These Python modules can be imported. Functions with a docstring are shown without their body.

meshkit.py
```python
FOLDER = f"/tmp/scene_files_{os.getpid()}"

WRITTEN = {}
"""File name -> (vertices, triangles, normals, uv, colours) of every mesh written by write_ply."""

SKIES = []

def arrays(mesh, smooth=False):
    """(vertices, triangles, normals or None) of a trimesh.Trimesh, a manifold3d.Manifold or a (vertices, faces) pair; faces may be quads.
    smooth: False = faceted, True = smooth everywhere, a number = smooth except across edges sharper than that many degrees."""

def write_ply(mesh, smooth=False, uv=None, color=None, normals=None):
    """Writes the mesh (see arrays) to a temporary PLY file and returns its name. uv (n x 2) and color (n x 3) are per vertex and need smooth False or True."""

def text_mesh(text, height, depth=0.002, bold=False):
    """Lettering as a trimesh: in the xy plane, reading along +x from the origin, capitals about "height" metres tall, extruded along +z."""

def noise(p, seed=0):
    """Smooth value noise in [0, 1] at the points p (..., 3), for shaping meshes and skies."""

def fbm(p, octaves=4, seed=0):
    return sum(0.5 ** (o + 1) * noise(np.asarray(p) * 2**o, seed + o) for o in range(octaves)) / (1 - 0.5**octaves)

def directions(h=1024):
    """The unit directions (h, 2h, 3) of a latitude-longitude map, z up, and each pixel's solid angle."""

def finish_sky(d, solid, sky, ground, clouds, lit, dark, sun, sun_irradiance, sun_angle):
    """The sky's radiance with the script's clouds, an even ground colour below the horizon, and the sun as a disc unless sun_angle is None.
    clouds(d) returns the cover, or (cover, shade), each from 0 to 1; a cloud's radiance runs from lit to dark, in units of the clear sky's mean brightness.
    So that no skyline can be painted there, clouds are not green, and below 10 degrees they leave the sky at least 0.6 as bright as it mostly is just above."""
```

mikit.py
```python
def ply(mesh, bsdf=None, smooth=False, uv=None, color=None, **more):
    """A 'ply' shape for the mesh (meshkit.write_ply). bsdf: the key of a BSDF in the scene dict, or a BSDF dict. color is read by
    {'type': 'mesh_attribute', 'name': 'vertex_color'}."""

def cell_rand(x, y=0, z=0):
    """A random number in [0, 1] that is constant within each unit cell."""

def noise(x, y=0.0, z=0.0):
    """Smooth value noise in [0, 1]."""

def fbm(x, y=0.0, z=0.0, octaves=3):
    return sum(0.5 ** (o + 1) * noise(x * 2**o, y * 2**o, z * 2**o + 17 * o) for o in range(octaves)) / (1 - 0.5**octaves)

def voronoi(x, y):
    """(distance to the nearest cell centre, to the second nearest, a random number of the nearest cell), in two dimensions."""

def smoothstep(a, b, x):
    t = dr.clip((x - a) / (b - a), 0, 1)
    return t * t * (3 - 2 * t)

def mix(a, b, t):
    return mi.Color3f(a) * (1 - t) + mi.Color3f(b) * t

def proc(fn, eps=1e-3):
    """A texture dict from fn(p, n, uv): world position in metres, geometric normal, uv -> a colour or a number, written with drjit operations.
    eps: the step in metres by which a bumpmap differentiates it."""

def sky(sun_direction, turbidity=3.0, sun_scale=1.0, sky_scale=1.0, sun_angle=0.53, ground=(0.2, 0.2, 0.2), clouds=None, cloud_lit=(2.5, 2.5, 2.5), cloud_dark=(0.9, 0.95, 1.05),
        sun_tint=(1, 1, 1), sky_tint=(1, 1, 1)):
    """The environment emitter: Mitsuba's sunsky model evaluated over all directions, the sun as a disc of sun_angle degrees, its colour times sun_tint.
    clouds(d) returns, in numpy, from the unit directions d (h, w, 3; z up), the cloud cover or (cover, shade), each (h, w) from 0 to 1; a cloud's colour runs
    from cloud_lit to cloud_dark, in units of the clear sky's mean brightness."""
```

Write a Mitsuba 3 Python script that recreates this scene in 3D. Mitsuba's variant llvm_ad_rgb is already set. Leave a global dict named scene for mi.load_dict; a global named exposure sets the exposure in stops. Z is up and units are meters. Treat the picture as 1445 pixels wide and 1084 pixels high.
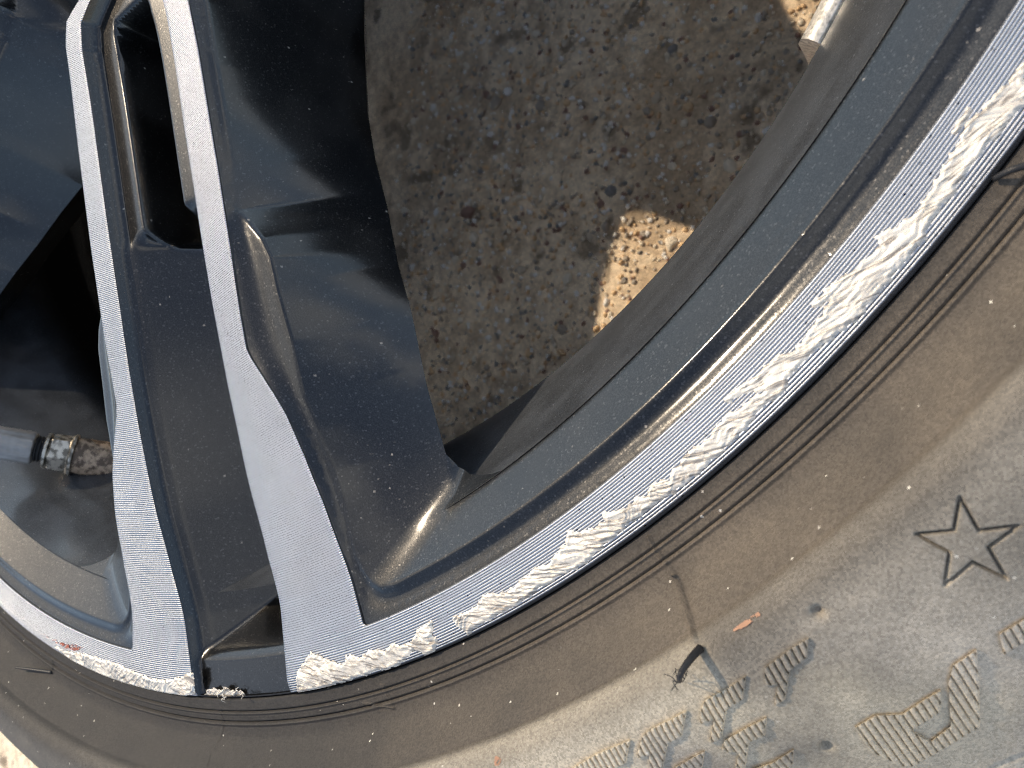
import math, numpy as np, trimesh, mitsuba as mi, drjit as dr, shapely, mikit, meshkit
from shapely.geometry import Polygon, LineString, Point
from shapely.ops import unary_union
from scipy.spatial import Delaunay, cKDTree
from scipy.interpolate import PchipInterpolator
from scipy import sparse
from scipy.sparse.linalg import spsolve
from mikit import proc, noise, fbm, cell_rand, smoothstep, mix

# ---------------------------------------------------------------- camera, sky, exposure
T = mi.ScalarTransform4f
scene, labels = {'type': 'scene'}, {}
CAM = np.array([0.21237, -0.18302, 0.11014])
LOOK = np.array([-0.5544, 0.0371, -0.8314])
UP = np.array([0.0, 0.9990, 0.0446])
scene['camera'] = {'type': 'thinlens', 'fov': 70.0, 'fov_axis': 'x', 'aperture_radius': 0.00036, 'focus_distance': 0.150,
                   'near_clip': 0.005, 'far_clip': 500.0, 'to_world': T().look_at(origin=CAM.tolist(), target=(CAM + LOOK).tolist(), up=UP.tolist())}
SUN_AZ, SUN_EL = math.radians(148.0), math.radians(44.1)
SUN = [math.cos(SUN_EL) * math.cos(SUN_AZ), math.cos(SUN_EL) * math.sin(SUN_AZ), math.sin(SUN_EL)]
def clouds(d):
    # thin high veil with broken fair-weather cloud, the same all over the sky
    q = d / np.maximum(d[..., 2:], 0.12)
    p = np.stack([q[..., 0] * 0.9 + 3.1, q[..., 1] * 0.9 + 1.7, 0 * q[..., 0] + 0.5], -1)
    f = meshkit.fbm(p, 5, seed=4)
    return 0.12 + 0.80 * np.clip((f - 0.50) / 0.16, 0, 1), np.clip((f - 0.64) / 0.2, 0, 1)
scene['sky'] = mikit.sky(SUN, turbidity=3, sky_scale=2.5, sun_scale=0.9, sky_tint=(1.04, 1.0, 0.94), clouds=clouds, ground=(0.22, 0.19, 0.15))
exposure = 1.45
# ---------------------------------------------------------------- helpers
GROUND_Z = -0.2852
def ref(b): return {'type': 'ref', 'id': b}
def put(key, mesh, bsdf, smooth=False, label=None, **more):
    k, n = key, 0
    while k in scene:
        n += 1
        k = '%s_%03d' % (key, n)
    scene[k] = mikit.ply(mesh, bsdf, smooth=smooth, **more)
    if label: labels[k] = {'label': label}
    return k
def put_normals(key, v, f, n, bsdf, label=None):
    k, i = key, 0
    while k in scene:
        i += 1
        k = '%s_%03d' % (key, i)
    used = np.unique(f)
    new = np.full(len(v), -1); new[used] = np.arange(len(used))
    scene[k] = {'type': 'ply', 'filename': meshkit.write_ply((v[used], new[f]), False, normals=n[used]), 'face_normals': False, 'bsdf': ref(bsdf)}
    if label: labels[k] = {'label': label}
    return k
def vnormals(v, f):
    n, c = np.zeros_like(v), np.cross(v[f[:, 1]] - v[f[:, 0]], v[f[:, 2]] - v[f[:, 0]])
    for k in range(3): np.add.at(n, f[:, k], c)
    return n / np.maximum(np.linalg.norm(n, axis=1, keepdims=True), 1e-30)
def dense(pts, step=0.0002):
    pts = np.asarray(pts, float); out = []
    for a, b in zip(pts[:-1], pts[1:]):
        m = max(1, int(np.ceil(np.linalg.norm(b[:2] - a[:2]) / step)))
        out.append(a + (b - a) * np.linspace(0, 1, m, endpoint=False)[:, None])
    return np.vstack(out + [pts[-1:]])
def polys(g): return [p for p in getattr(g, 'geoms', [g]) if p.geom_type == 'Polygon' and p.area > 1e-9]
def ringpts(g, step):
    out = []
    for p in polys(g):
        for r in [p.exterior, *p.interiors]:
            out.append(np.array(shapely.segmentize(r, step).coords)[:-1])
    return np.vstack(out) if out else np.zeros((0, 2))
def tri(poly, h, edge, offs=(), lines=()):
    """Points and triangles filling a polygon: fine rows along its edge, a hexagonal grid inside, extra lines kept as rows of points."""
    pts = [ringpts(poly, edge)]
    for o in offs: pts.append(ringpts(poly.buffer(-o), edge * 1.3))
    inside = poly.buffer(-((offs[-1] if offs else 0) + 0.4 * h))
    for l in lines:
        l = np.asarray(l)[:, :2]
        pts.append(l[shapely.contains_xy(poly.buffer(-0.5 * edge), l[:, 0], l[:, 1])])
    x0, y0, x1, y1 = poly.bounds
    gx, gy = np.meshgrid(np.arange(x0, x1 + h, h), np.arange(y0, y1 + h, h * 0.866), indexing='ij')
    gx = gx + (np.arange(gx.shape[1]) % 2) * h / 2
    g = np.stack([gx.ravel(), gy.ravel()], 1)
    if not inside.is_empty:
        g = g[shapely.contains_xy(inside, g[:, 0], g[:, 1])]
    else: g = g[:0]
    p = np.vstack(pts)
    if len(g) and lines:
        d, _ = cKDTree(np.vstack(pts[1 + len(offs):])).query(g)
        g = g[d > 0.6 * min(h, 3 * edge)]
    p = np.vstack([p, g])
    p = np.unique(np.round(p, 7), axis=0)
    t = Delaunay(p).simplices
    c = p[t].mean(1)
    t = t[shapely.contains_xy(poly, c[:, 0], c[:, 1])]
    a = np.cross(p[t[:, 1]] - p[t[:, 0]], p[t[:, 2]] - p[t[:, 0]])
    t[a < 0] = t[a < 0][:, ::-1]
    return p, t[np.abs(a) > 1e-14]
def revolve(profile, a0=-180.0, a1=180.0, n=720):
    pr = np.asarray(profile, float); a = np.radians(np.linspace(a0, a1, n + 1))
    v = np.stack([pr[:, None, 0] * np.cos(a), pr[:, None, 0] * np.sin(a), pr[:, None, 1] + 0 * a], -1)
    m = len(pr); i, j = np.meshgrid(np.arange(m - 1), np.arange(n), indexing='ij')
    q = np.stack([i * (n + 1) + j, (i + 1) * (n + 1) + j, (i + 1) * (n + 1) + j + 1, i * (n + 1) + j + 1], -1).reshape(-1, 4)
    return v.reshape(-1, 3), np.vstack([q[:, [0, 1, 2]], q[:, [0, 2, 3]]])
def tube(points, radii, sides=14, cap=True):
    p = np.asarray(points, float); r = np.broadcast_to(radii, (len(p),))
    t = np.gradient(p, axis=0); t /= np.linalg.norm(t, axis=1, keepdims=True)
    ref_ = np.array([0.13, 0.31, 0.94]) if abs(t[0] @ [0.13, 0.31, 0.94]) < 0.9 else np.array([1.0, 0, 0])
    a = np.cross(t, ref_); a /= np.linalg.norm(a, axis=1, keepdims=True); b = np.cross(t, a)
    w = np.arange(sides) * 2 * np.pi / sides
    v = p[:, None] + r[:, None, None] * (np.cos(w)[None, :, None] * a[:, None] + np.sin(w)[None, :, None] * b[:, None])
    i, j = np.meshgrid(np.arange(len(p) - 1), np.arange(sides), indexing='ij')
    q = np.stack([i * sides + j, i * sides + (j + 1) % sides, (i + 1) * sides + (j + 1) % sides, (i + 1) * sides + j], -1).reshape(-1, 4)
    v = v.reshape(-1, 3); f = np.vstack([q[:, [0, 1, 2]], q[:, [0, 2, 3]]])
    if cap:
        n = len(v); v = np.vstack([v, p[0], p[-1]]); k = np.arange(sides); e = (len(p) - 1) * sides
        f = np.vstack([f, np.stack([0 * k + n, (k + 1) % sides, k], 1), np.stack([0 * k + n + 1, e + k, e + (k + 1) % sides], 1)])
    return v, f
def join(parts):
    v, f, o = [], [], 0
    for a, b in parts:
        v.append(a); f.append(np.asarray(b) + o); o += len(a)
    return np.vstack(v), np.vstack(f)
def pol(lst):                                   # (radius mm, azimuth deg) -> xy metres
    q = np.asarray(lst, float); a = np.radians(q[:, 1])
    return np.stack([q[:, 0] / 1000 * np.cos(a), q[:, 0] / 1000 * np.sin(a)], 1)
def sstep(a, b, x):
    t = np.clip((np.asarray(x) - a) / (b - a), 0, 1)
    return t * t * (3 - 2 * t)

# ---------------------------------------------------------------- materials
def speck(p, s):
    return cell_rand(p.x * s + 0.37 * p.z * s, p.y * s, p.z * s)
def flake(p, n, uv):
    a = speck(p, 5200.0); b = speck(p + 0.013, 3100.0)
    k = 0.30 + 1.10 * a * a + 2.6 * smoothstep(0.93, 1.0, b)
    return mi.Color3f(0.052, 0.050, 0.048) * k
def dusty(lo):
    def fn(p, n, uv):                            # pale road dust: fine specks and a thin film
        d = fbm(p.x * 60, p.y * 60, p.z * 60, 3)
        s = smoothstep(0.996, 0.9995, speck(p, 3300.0)) * 0.32 * smoothstep(0.35, 0.7, d) + smoothstep(0.9993, 0.9998, speck(p + 0.01, 2300.0)) * 0.6
        return dr.clip(lo * smoothstep(0.45, 0.8, d) + s, 0, 0.85)
    return fn
scene['flake_layer'] = {'type': 'principled', 'base_color': proc(flake), 'metallic': 0.95, 'roughness': 0.36, 'specular': 0.4}
scene['clear_layer'] = {'type': 'roughplastic', 'distribution': 'ggx', 'alpha': 0.018, 'int_ior': 1.72, 'nonlinear': True, 'diffuse_reflectance': {'type': 'rgb', 'value': [0.007, 0.008, 0.009]}}
scene['paint_clean'] = {'type': 'blendbsdf', 'weight': 0.34, 'a': ref('clear_layer'), 'b': ref('flake_layer')}
scene['dust'] = {'type': 'diffuse', 'reflectance': {'type': 'rgb', 'value': [0.42, 0.38, 0.33]}}
scene['paint'] = {'type': 'twosided', 'b': {'type': 'blendbsdf', 'weight': proc(dusty(0.025)), 'a': ref('paint_clean'), 'b': ref('dust')}}

def film(p, n, uv):                              # brake and road dust drying on the barrel, streaked round it
    r = dr.sqrt(p.x * p.x + p.y * p.y); az = dr.atan2(p.y, p.x)
    d = fbm(az * 30, p.z * 160, r * 120, 3)
    return dr.clip(0.05 + 0.05 * smoothstep(0.30, 0.75, d) + 0.08 * speck(p, 3600.0) + 0.25 * smoothstep(0.994, 0.999, speck(p, 2600.0)), 0, 0.8) * smoothstep(-0.060, -0.042, p.z)
PITCH = 0.00050
def grooves(p, n, uv):                           # lathe marks: round ridges with a flat between
    r = dr.sqrt(p.x * p.x + p.y * p.y)
    w = noise(r * 900, 3.0) * 0.25
    t = r / PITCH + w
    f = t - dr.floor(t)
    return 0.00011 * smoothstep(0.02, 0.40, f) * (1 - smoothstep(0.52, 0.98, f))
def metal_tone(p, n, uv):
    r = dr.sqrt(p.x * p.x + p.y * p.y)
    t = r / PITCH + noise(r * 900, 3.0) * 0.25
    f = t - dr.floor(t)
    valley = 1 - smoothstep(0.06, 0.22, f) * (1 - smoothstep(0.78, 0.94, f))  # shade and dirt between the lathe ridges, put into the metal tone
    d = fbm(p.x * 220, p.y * 220, p.z * 220, 3)
    k = (0.76 - 0.60 * valley) * (0.90 + 0.16 * d) - 0.25 * smoothstep(0.988, 0.996, speck(p, 2600.0))
    return mi.Color3f(0.70, 0.735, 0.80) * k
scene['machined_base'] = {'type': 'roughconductor', 'distribution': 'ggx', 'material': 'none', 'alpha': 0.24, 'specular_reflectance': proc(metal_tone)}
scene['machined'] = {'type': 'twosided', 'b': {'type': 'bumpmap', 't': proc(grooves, eps=2e-5), 'scale': 1.0, 'b': ref('machined_base')}}
def torn(p, n, uv):
    r = dr.sqrt(p.x * p.x + p.y * p.y); az = dr.atan2(p.y, p.x)
    w = fbm(p.x * 200, p.y * 200, 2.0, 2)
    a = fbm(az * 95 + 3 * w, r * 4300 - az * 420 + 6 * w, 1.0, 3); b = fbm(p.x * 260, p.y * 260, 4.0, 3); c = noise(p.x * 3000, p.y * 3000, p.z * 3000)
    k = smoothstep(0.22, 0.58, a) * (0.55 + 0.75 * b) * (0.8 + 0.3 * c)
    return mix((0.25, 0.215, 0.18), (0.88, 0.80, 0.67), dr.clip(0.08 + k, 0, 1))
scene['torn_metal'] = {'type': 'twosided', 'b': {'type': 'principled', 'base_color': proc(torn), 'metallic': 0.25, 'roughness': 0.5, 'specular': 0.5}}
def rubber(p, n, uv):
    r = dr.sqrt(p.x * p.x + p.y * p.y)
    az = dr.atan2(p.y, p.x) * (180 / math.pi)
    big = fbm(p.x * 26 + 5, p.y * 26, p.z * 26, 4); mid = fbm(p.x * 120, p.y * 120, 3.0 + p.z * 50, 3)
    fine = speck(p, 3600.0)
    film = (0.42 * smoothstep(0.2768, 0.2782, r) + 0.58 * smoothstep(0.2795, 0.2850, r)) * (0.14 + 0.86 * smoothstep(-97.0, -60.0, az))      # road dust on the raised shoulder, faded leftwards to paint in shade
    bead = (0.16 + 0.75 * smoothstep(-74.0, -52.0, az)) * smoothstep(0.259, 0.264, r)        # brown silt in the hollow; its dark left end is painted shade
    dark = mi.Color3f(0.026, 0.025, 0.024)
    brown = mi.Color3f(0.118, 0.095, 0.070); grey = mi.Color3f(0.46, 0.405, 0.325)
    tan = mi.Color3f(0.52, 0.45, 0.33)
    c = mix(dark, brown, dr.clip(bead * (0.55 + 0.7 * mid), 0, 1) * (1 - film))
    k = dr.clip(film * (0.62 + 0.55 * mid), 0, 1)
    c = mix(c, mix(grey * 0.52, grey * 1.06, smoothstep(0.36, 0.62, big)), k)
    c = mix(c, tan, k * 0.7 * smoothstep(0.54, 0.72, fbm(p.x * 40 + 9, p.y * 40, 1.0, 3)))
    c = c * (0.68 + 0.50 * fine + 0.14 * speck(p + 0.02, 1500.0))
    s = smoothstep(0.9985, 0.9995, speck(p, 2600.0))
    return mix(c, (0.62, 0.57, 0.48), s * 0.8)
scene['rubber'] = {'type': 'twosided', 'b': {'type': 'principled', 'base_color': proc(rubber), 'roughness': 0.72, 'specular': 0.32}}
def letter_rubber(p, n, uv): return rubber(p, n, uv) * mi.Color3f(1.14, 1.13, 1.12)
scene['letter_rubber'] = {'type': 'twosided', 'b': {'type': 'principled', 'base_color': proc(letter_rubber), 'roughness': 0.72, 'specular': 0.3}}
scene['bare_rubber'] = {'type': 'twosided', 'b': {'type': 'principled', 'base_color': {'type': 'rgb', 'value': [0.018, 0.017, 0.017]}, 'roughness': 0.5, 'specular': 0.4}}
scene['grey_film'] = {'type': 'diffuse', 'reflectance': {'type': 'rgb', 'value': [0.33, 0.36, 0.40]}}
scene['barrel_paint'] = {'type': 'twosided', 'b': {'type': 'blendbsdf', 'weight': proc(film), 'a': ref('paint_clean'), 'b': ref('grey_film')}}
def black_edge(p, n, uv): return mi.Color3f(0.060, 0.056, 0.054) * (0.6 + 0.8 * fbm(p.x * 300, p.y * 300, p.z * 300, 3))
scene['edge_paint'] = {'type': 'twosided', 'b': {'type': 'principled', 'base_color': proc(black_edge), 'roughness': 0.45, 'specular': 0.5}}
def concrete(p, n, uv):
    a = fbm(p.x * 18, p.y * 18, 2.0, 4); b = fbm(p.x * 140, p.y * 140, 5.0, 3); c = fbm(p.x * 700, p.y * 700, 7.0, 3)
    k = mix((0.53, 0.405, 0.275), (0.88, 0.72, 0.52), smoothstep(0.32, 0.68, 0.5 * a + 0.5 * b))
    k = mix(k, (0.20, 0.155, 0.11), smoothstep(0.62, 0.80, fbm(p.x * 60 + 4, p.y * 60, 1.0, 4)) * 0.8)
    return k * (0.68 + 0.64 * c)
scene['concrete'] = {'type': 'twosided', 'b': {'type': 'principled', 'base_color': proc(concrete), 'roughness': 0.9, 'specular': 0.25}}
for i, c in enumerate([(0.80, 0.71, 0.57), (0.62, 0.53, 0.41), (0.76, 0.54, 0.32), (0.44, 0.38, 0.31), (0.88, 0.85, 0.80), (0.34, 0.215, 0.17), (0.28, 0.27, 0.26)]):
    scene['stone_%d' % i] = {'type': 'principled', 'base_color': {'type': 'rgb', 'value': list(c)}, 'roughness': 0.8, 'specular': 0.3}
def marked(col, cover):
    def fn(p, n, uv):
        return mi.Color3f(*col) * (0.7 + 0.5 * fbm(p.x * 800, p.y * 800, p.z * 800, 3))
    return fn
scene['red_paint'] = {'type': 'twosided', 'b': {'type': 'principled', 'base_color': proc(marked((0.36, 0.085, 0.035), 1)), 'roughness': 0.6}}
scene['orange_paint'] = {'type': 'twosided', 'b': {'type': 'principled', 'base_color': proc(marked((0.42, 0.23, 0.14), 1)), 'roughness': 0.8}}
scene['lead'] = {'type': 'twosided', 'b': {'type': 'principled', 'base_color': proc(lambda p, n, uv: mi.Color3f(0.85, 0.80, 0.70) * (0.35 + 0.9 * fbm(p.x * 1500, p.y * 1500, p.z * 1500, 3))), 'metallic': 0.4, 'roughness': 0.35}}
scene['lead_side'] = {'type': 'twosided', 'b': {'type': 'principled', 'base_color': {'type': 'rgb', 'value': [0.34, 0.34, 0.35]}, 'metallic': 0.6, 'roughness': 0.22}}
scene['cap_grey'] = {'type': 'twosided', 'b': {'type': 'principled', 'base_color': proc(lambda p, n, uv: mi.Color3f(0.30, 0.285, 0.265) * (0.7 + 0.5 * fbm(p.x * 500, p.y * 500, p.z * 500, 3))), 'metallic': 0.35, 'roughness': 0.4}}
scene['corroded'] = {'type': 'twosided', 'b': {'type': 'principled', 'base_color': proc(lambda p, n, uv: mix((0.13, 0.090, 0.060), (0.50, 0.365, 0.245), smoothstep(0.38, 0.66, fbm(p.x * 520, p.y * 520, p.z * 520, 4)))), 'metallic': 0.25, 'roughness': 0.55}}
scene['nut_metal'] = {'type': 'twosided', 'b': {'type': 'principled', 'base_color': proc(lambda p, n, uv: mix((0.16, 0.14, 0.11), (0.62, 0.56, 0.46), smoothstep(0.35, 0.65, fbm(p.x * 700, p.y * 700, p.z * 700, 3)))), 'metallic': 0.6, 'roughness': 0.38}}
scene['dark_hole'] = {'type': 'twosided', 'b': {'type': 'principled', 'base_color': {'type': 'rgb', 'value': [0.02, 0.02, 0.021]}, 'roughness': 0.6}}

# ---------------------------------------------------------------- ground
def ground():
    c = np.r_[-60, -20, -6, -2, -1.1, np.linspace(-0.75, 0.75, 420), 1.1, 2, 6, 20, 60]
    x, y = np.meshgrid(c, c, indexing='ij')
    p = np.stack([x, y, 0 * x], -1)
    near = sstep(0.8, 0.7, np.maximum(abs(x), abs(y)))
    z = GROUND_Z + near * (0.0030 * (meshkit.fbm(p * 34, 3, seed=3) - 0.5) + 0.0014 * (meshkit.fbm(p * 150, 2, seed=8) - 0.5))
    n = len(c); i, j = np.meshgrid(np.arange(n - 1), np.arange(n - 1), indexing='ij')
    q = np.stack([i * n + j, (i + 1) * n + j, (i + 1) * n + j + 1, i * n + j + 1], -1).reshape(-1, 4)
    put('ground', (np.stack([x, y, z], -1).reshape(-1, 3), q), 'concrete', smooth=True)
    labels['ground'] = {'label': 'stony brown concrete ground under the wheel', 'kind': 'structure'}
ground()
rng = np.random.default_rng(11)
ICO = trimesh.creation.icosphere(subdivisions=1)
ICO2 = trimesh.creation.icosphere(subdivisions=2)
def pebble(base, seed, size, flat, at, az):
    v = np.array(base.vertices)
    v = v * (0.72 + 0.62 * meshkit.noise(v * 1.3 + seed * 7.1, seed=seed))[:, None]
    v = v * [size, size * (0.6 + 0.4 * ((seed * 37) % 10) / 10), size * flat]
    c, s = math.cos(az), math.sin(az)
    return np.stack([v[:, 0] * c - v[:, 1] * s + at[0], v[:, 0] * s + v[:, 1] * c + at[1], v[:, 2] + at[2]], 1), np.array(base.faces)
STONES = [(612, 152, 4.5, 4), (693, 190, 4.2, 4), (784, 108, 3.4, 0), (800, 145, 4.0, 2), (757, 48, 5.0, 0), (740, 55, 3.6, 1), (703, 48, 3.6, 4), (723, 72, 4.0, 4), (690, 432, 3.6, 2), (792, 497, 4.5, 2), (616, 300, 4.0, 4), (733, 240, 4.6, 0),
          (583, 70, 3.6, 6), (862, 270, 5.5, 6), (660, 300, 8.0, 5), (911, 215, 3.4, 2), (950, 70, 5.0, 6), (640, 505, 4.0, 1), (700, 145, 7.0, 3), (855, 232, 3.6, 4), (1030, 235, 6.0, 0), (960, 205, 4.0, 0), (1070, 25, 4.0, 4), (905, 30, 3.4, 2)]
def ground_stones():
    right = np.cross(LOOK, UP); f = 1 / math.tan(math.radians(35))
    lst = []
    for px, py, s, c in STONES:                  # stones lying where the photograph shows them on the ground
        d = LOOK * f + right * (px / 722.5 - 1) - UP * (py - 542) / 722.5
        t = (GROUND_Z - CAM[2]) / d[2]
        lst.append((CAM[0] + t * d[0], CAM[1] + t * d[1], s / 1550, c))
    for i in range(276):
        a, r = rng.uniform(0, 2 * math.pi), 0.20 * math.sqrt(rng.uniform())
        lst.append((0.03 + r * math.cos(a), -0.02 + r * math.sin(a), 0.0014 + 0.0026 * rng.uniform() ** 2.0, int(rng.choice(7, p=[.28, .2, .14, .12, .16, .06, .04]))))
    for i, (x, y, s, c) in enumerate(lst):
        put('ground__stone', pebble(ICO2, i + 1, s, 0.62, (x, y, GROUND_Z + 0.0002), rng.uniform(0, 6.28)), 'stone_%d' % c, smooth=True)
    for c in range(7):
        bits = []
        for i in range(1500 if c not in (5, 6) else 500):
            x, y = (rng.uniform(-0.15, 0.20), rng.uniform(-0.23, 0.19)) if i < 1250 else (rng.uniform(-0.72, -0.36), rng.uniform(-0.72, -0.36))
            bits.append(pebble(ICO, i + 1, 0.0006 + 0.0013 * rng.uniform(), 0.7, (x, y, GROUND_Z + 0.0004), rng.uniform(0, 6.28)))
        k = put('ground__grit', join(bits), 'stone_%d' % c, smooth=True)
        labels[k] = {'kind': 'stuff'}
ground_stones()

# ---------------------------------------------------------------- the wheel: one thing
W = 'car_wheel'
labels[W] = {'label': 'dark grey alloy car wheel with kerb-scraped machined rim and dusty tyre lying on concrete', 'category': 'car wheel'}
R_IN, R_OUT, R_LIP, Z_LIP, HALF = 0.2504, 0.2599, 0.2356, -0.0060, math.radians(36)
face_z = PchipInterpolator([.03, .075, .10, .14, .177, .195, .213, .228, .243, .257, .2575, .265], [.0155, .014, .0118, .010, .008, .0065, .0045, .002, 0, 0, -.0001, -.0034])
A_IN = np.array([(.0695, 0), (.0735, .008), (.078, .0165), (.085, .0185), (.095, .0190), (.11, .0191), (.14, .0190), (.16, .0188), (.18, .0190), (.20, .0191), (.22, .0190), (.24, .0188), (.247, .0184), (.262, .0176)])
B_OUT = np.array([(.058, .0045), (.0715, .0150), (.0737, .0235), (.080, .0262), (.095, .0277), (.11, .0284), (.14, .0286), (.16, .0283), (.175, .0277), (.183, .0276), (.1855, .0285), (.19, .0309), (.195, .0335), (.20, .0358), (.205, .0372), (.21, .0385),
                  (.22, .0402), (.23, .0415), (.24, .0430), (.2505, .0448)])
K_PTS = [(.070, .0180, .0090), (.074, .0262, .0095), (.082, .0288, .0090), (.0964, .0300, .0085), (.1133, .0304, .0080), (.1275, .0304, .0073), (.1400, .0303, .0066), (.1500, .0300, .0062), (.1594, .0359, .0058), (.1644, .0376, .0055), (.1726, .0380, .0050),
         (.1840, .0392, .0041), (.1964, .0394, .0030), (.2045, .0415, .0020), (.2135, .0435, .0007), (.2234, .0442, -.0004), (.2323, .0446, -.0008), (.2367, .0465, -.0009), (.2390, .0492, -.0009), (.2391, .0540, -.0009)]
L_PTS = [(.0842, .0465, -.031), (.0955, .0452, -.030), (.1194, .0446, -.027), (.1344, .0463, -.025), (.1501, .0498, -.0225), (.1665, .0523, -.020), (.1804, .0560, -.0175), (.1988, .0601, -.0135), (.2121, .0640, -.0108), (.2150, .0648, -.0100), (.2182, .0672, -.009), (.2203, .0708, -.0078), (.2212, .0750, -.0068), (.2214, .0781, -.0062)]
def arc(r, a0, a1, n=60): a = np.linspace(a0, a1, n); return np.stack([r * np.cos(a), r * np.sin(a)], 1)
def with_z(p, z): return np.column_stack([p, np.full(len(p), z)])
K_R, R_END = 0.2448, 0.0880
k_end = math.atan2(K_PTS[-1][1], K_PTS[-1][0]); l_end = math.atan2(L_PTS[-1][1], L_PTS[-1][0])
K_LINE = dense(np.vstack([K_PTS, with_z(arc(K_R, k_end + 0.012, HALF + 0.12), -.0009)]))
hub_close = [(R_END * math.cos(HALF), R_END * math.sin(HALF), -.030), (R_END * math.cos(math.radians(31.6)), R_END * math.sin(math.radians(31.6)), -.0305)]
L_LINE = dense(np.vstack([hub_close, L_PTS, with_z(arc(R_LIP, l_end + 0.012, HALF + 0.12), Z_LIP)]))
wedge = Polygon(np.vstack([[(0, 0)], arc(R_OUT, -HALF, HALF, 240)]))
half_wedge = Polygon(np.vstack([[(0, 0)], arc(R_OUT, 0, HALF, 120)]))
ring = Point(0, 0).buffer(R_OUT, 720).difference(Point(0, 0).buffer(R_IN, 720))
mirror = lambda q: np.vstack([q, (q * [1, -1])[::-1]])
rails = Polygon(mirror(B_OUT)); pocket = Polygon(np.vstack([A_IN, (A_IN * [1, -1])[::-1]]))
disc_out = Point(0, 0).buffer(R_OUT, 720)
M_POLY = unary_union([rails, ring]).intersection(wedge.buffer(1e-6))
M_POLY = M_POLY.buffer(0.0010).buffer(-0.0010).intersection(wedge)          # soft inner corners
pocket = pocket.intersection(disc_out)
M_POLY = M_POLY.difference(pocket)
win = Polygon(np.vstack([L_LINE[:, :2], [(0.30 * math.cos(HALF + .2), 0.30 * math.sin(HALF + .2)), (R_END * math.cos(HALF) - .002, R_END * math.sin(HALF) + .004)]]))
window = win.buffer(0).intersection(Point(0, 0).buffer(R_LIP, 720))
hubdisc = Point(0, 0).buffer(0.062, 180)
W_POLY = half_wedge.difference(unary_union([M_POLY, pocket, window, rails, hubdisc]))
W_POLY = max(polys(W_POLY), key=lambda g: g.area)
m_edge = np.array(shapely.segmentize(M_POLY.boundary, 0.0002).coords if M_POLY.boundary.geom_type == 'LineString' else np.vstack([np.array(shapely.segmentize(g, 0.0002).coords) for g in M_POLY.boundary.geoms]))
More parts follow.
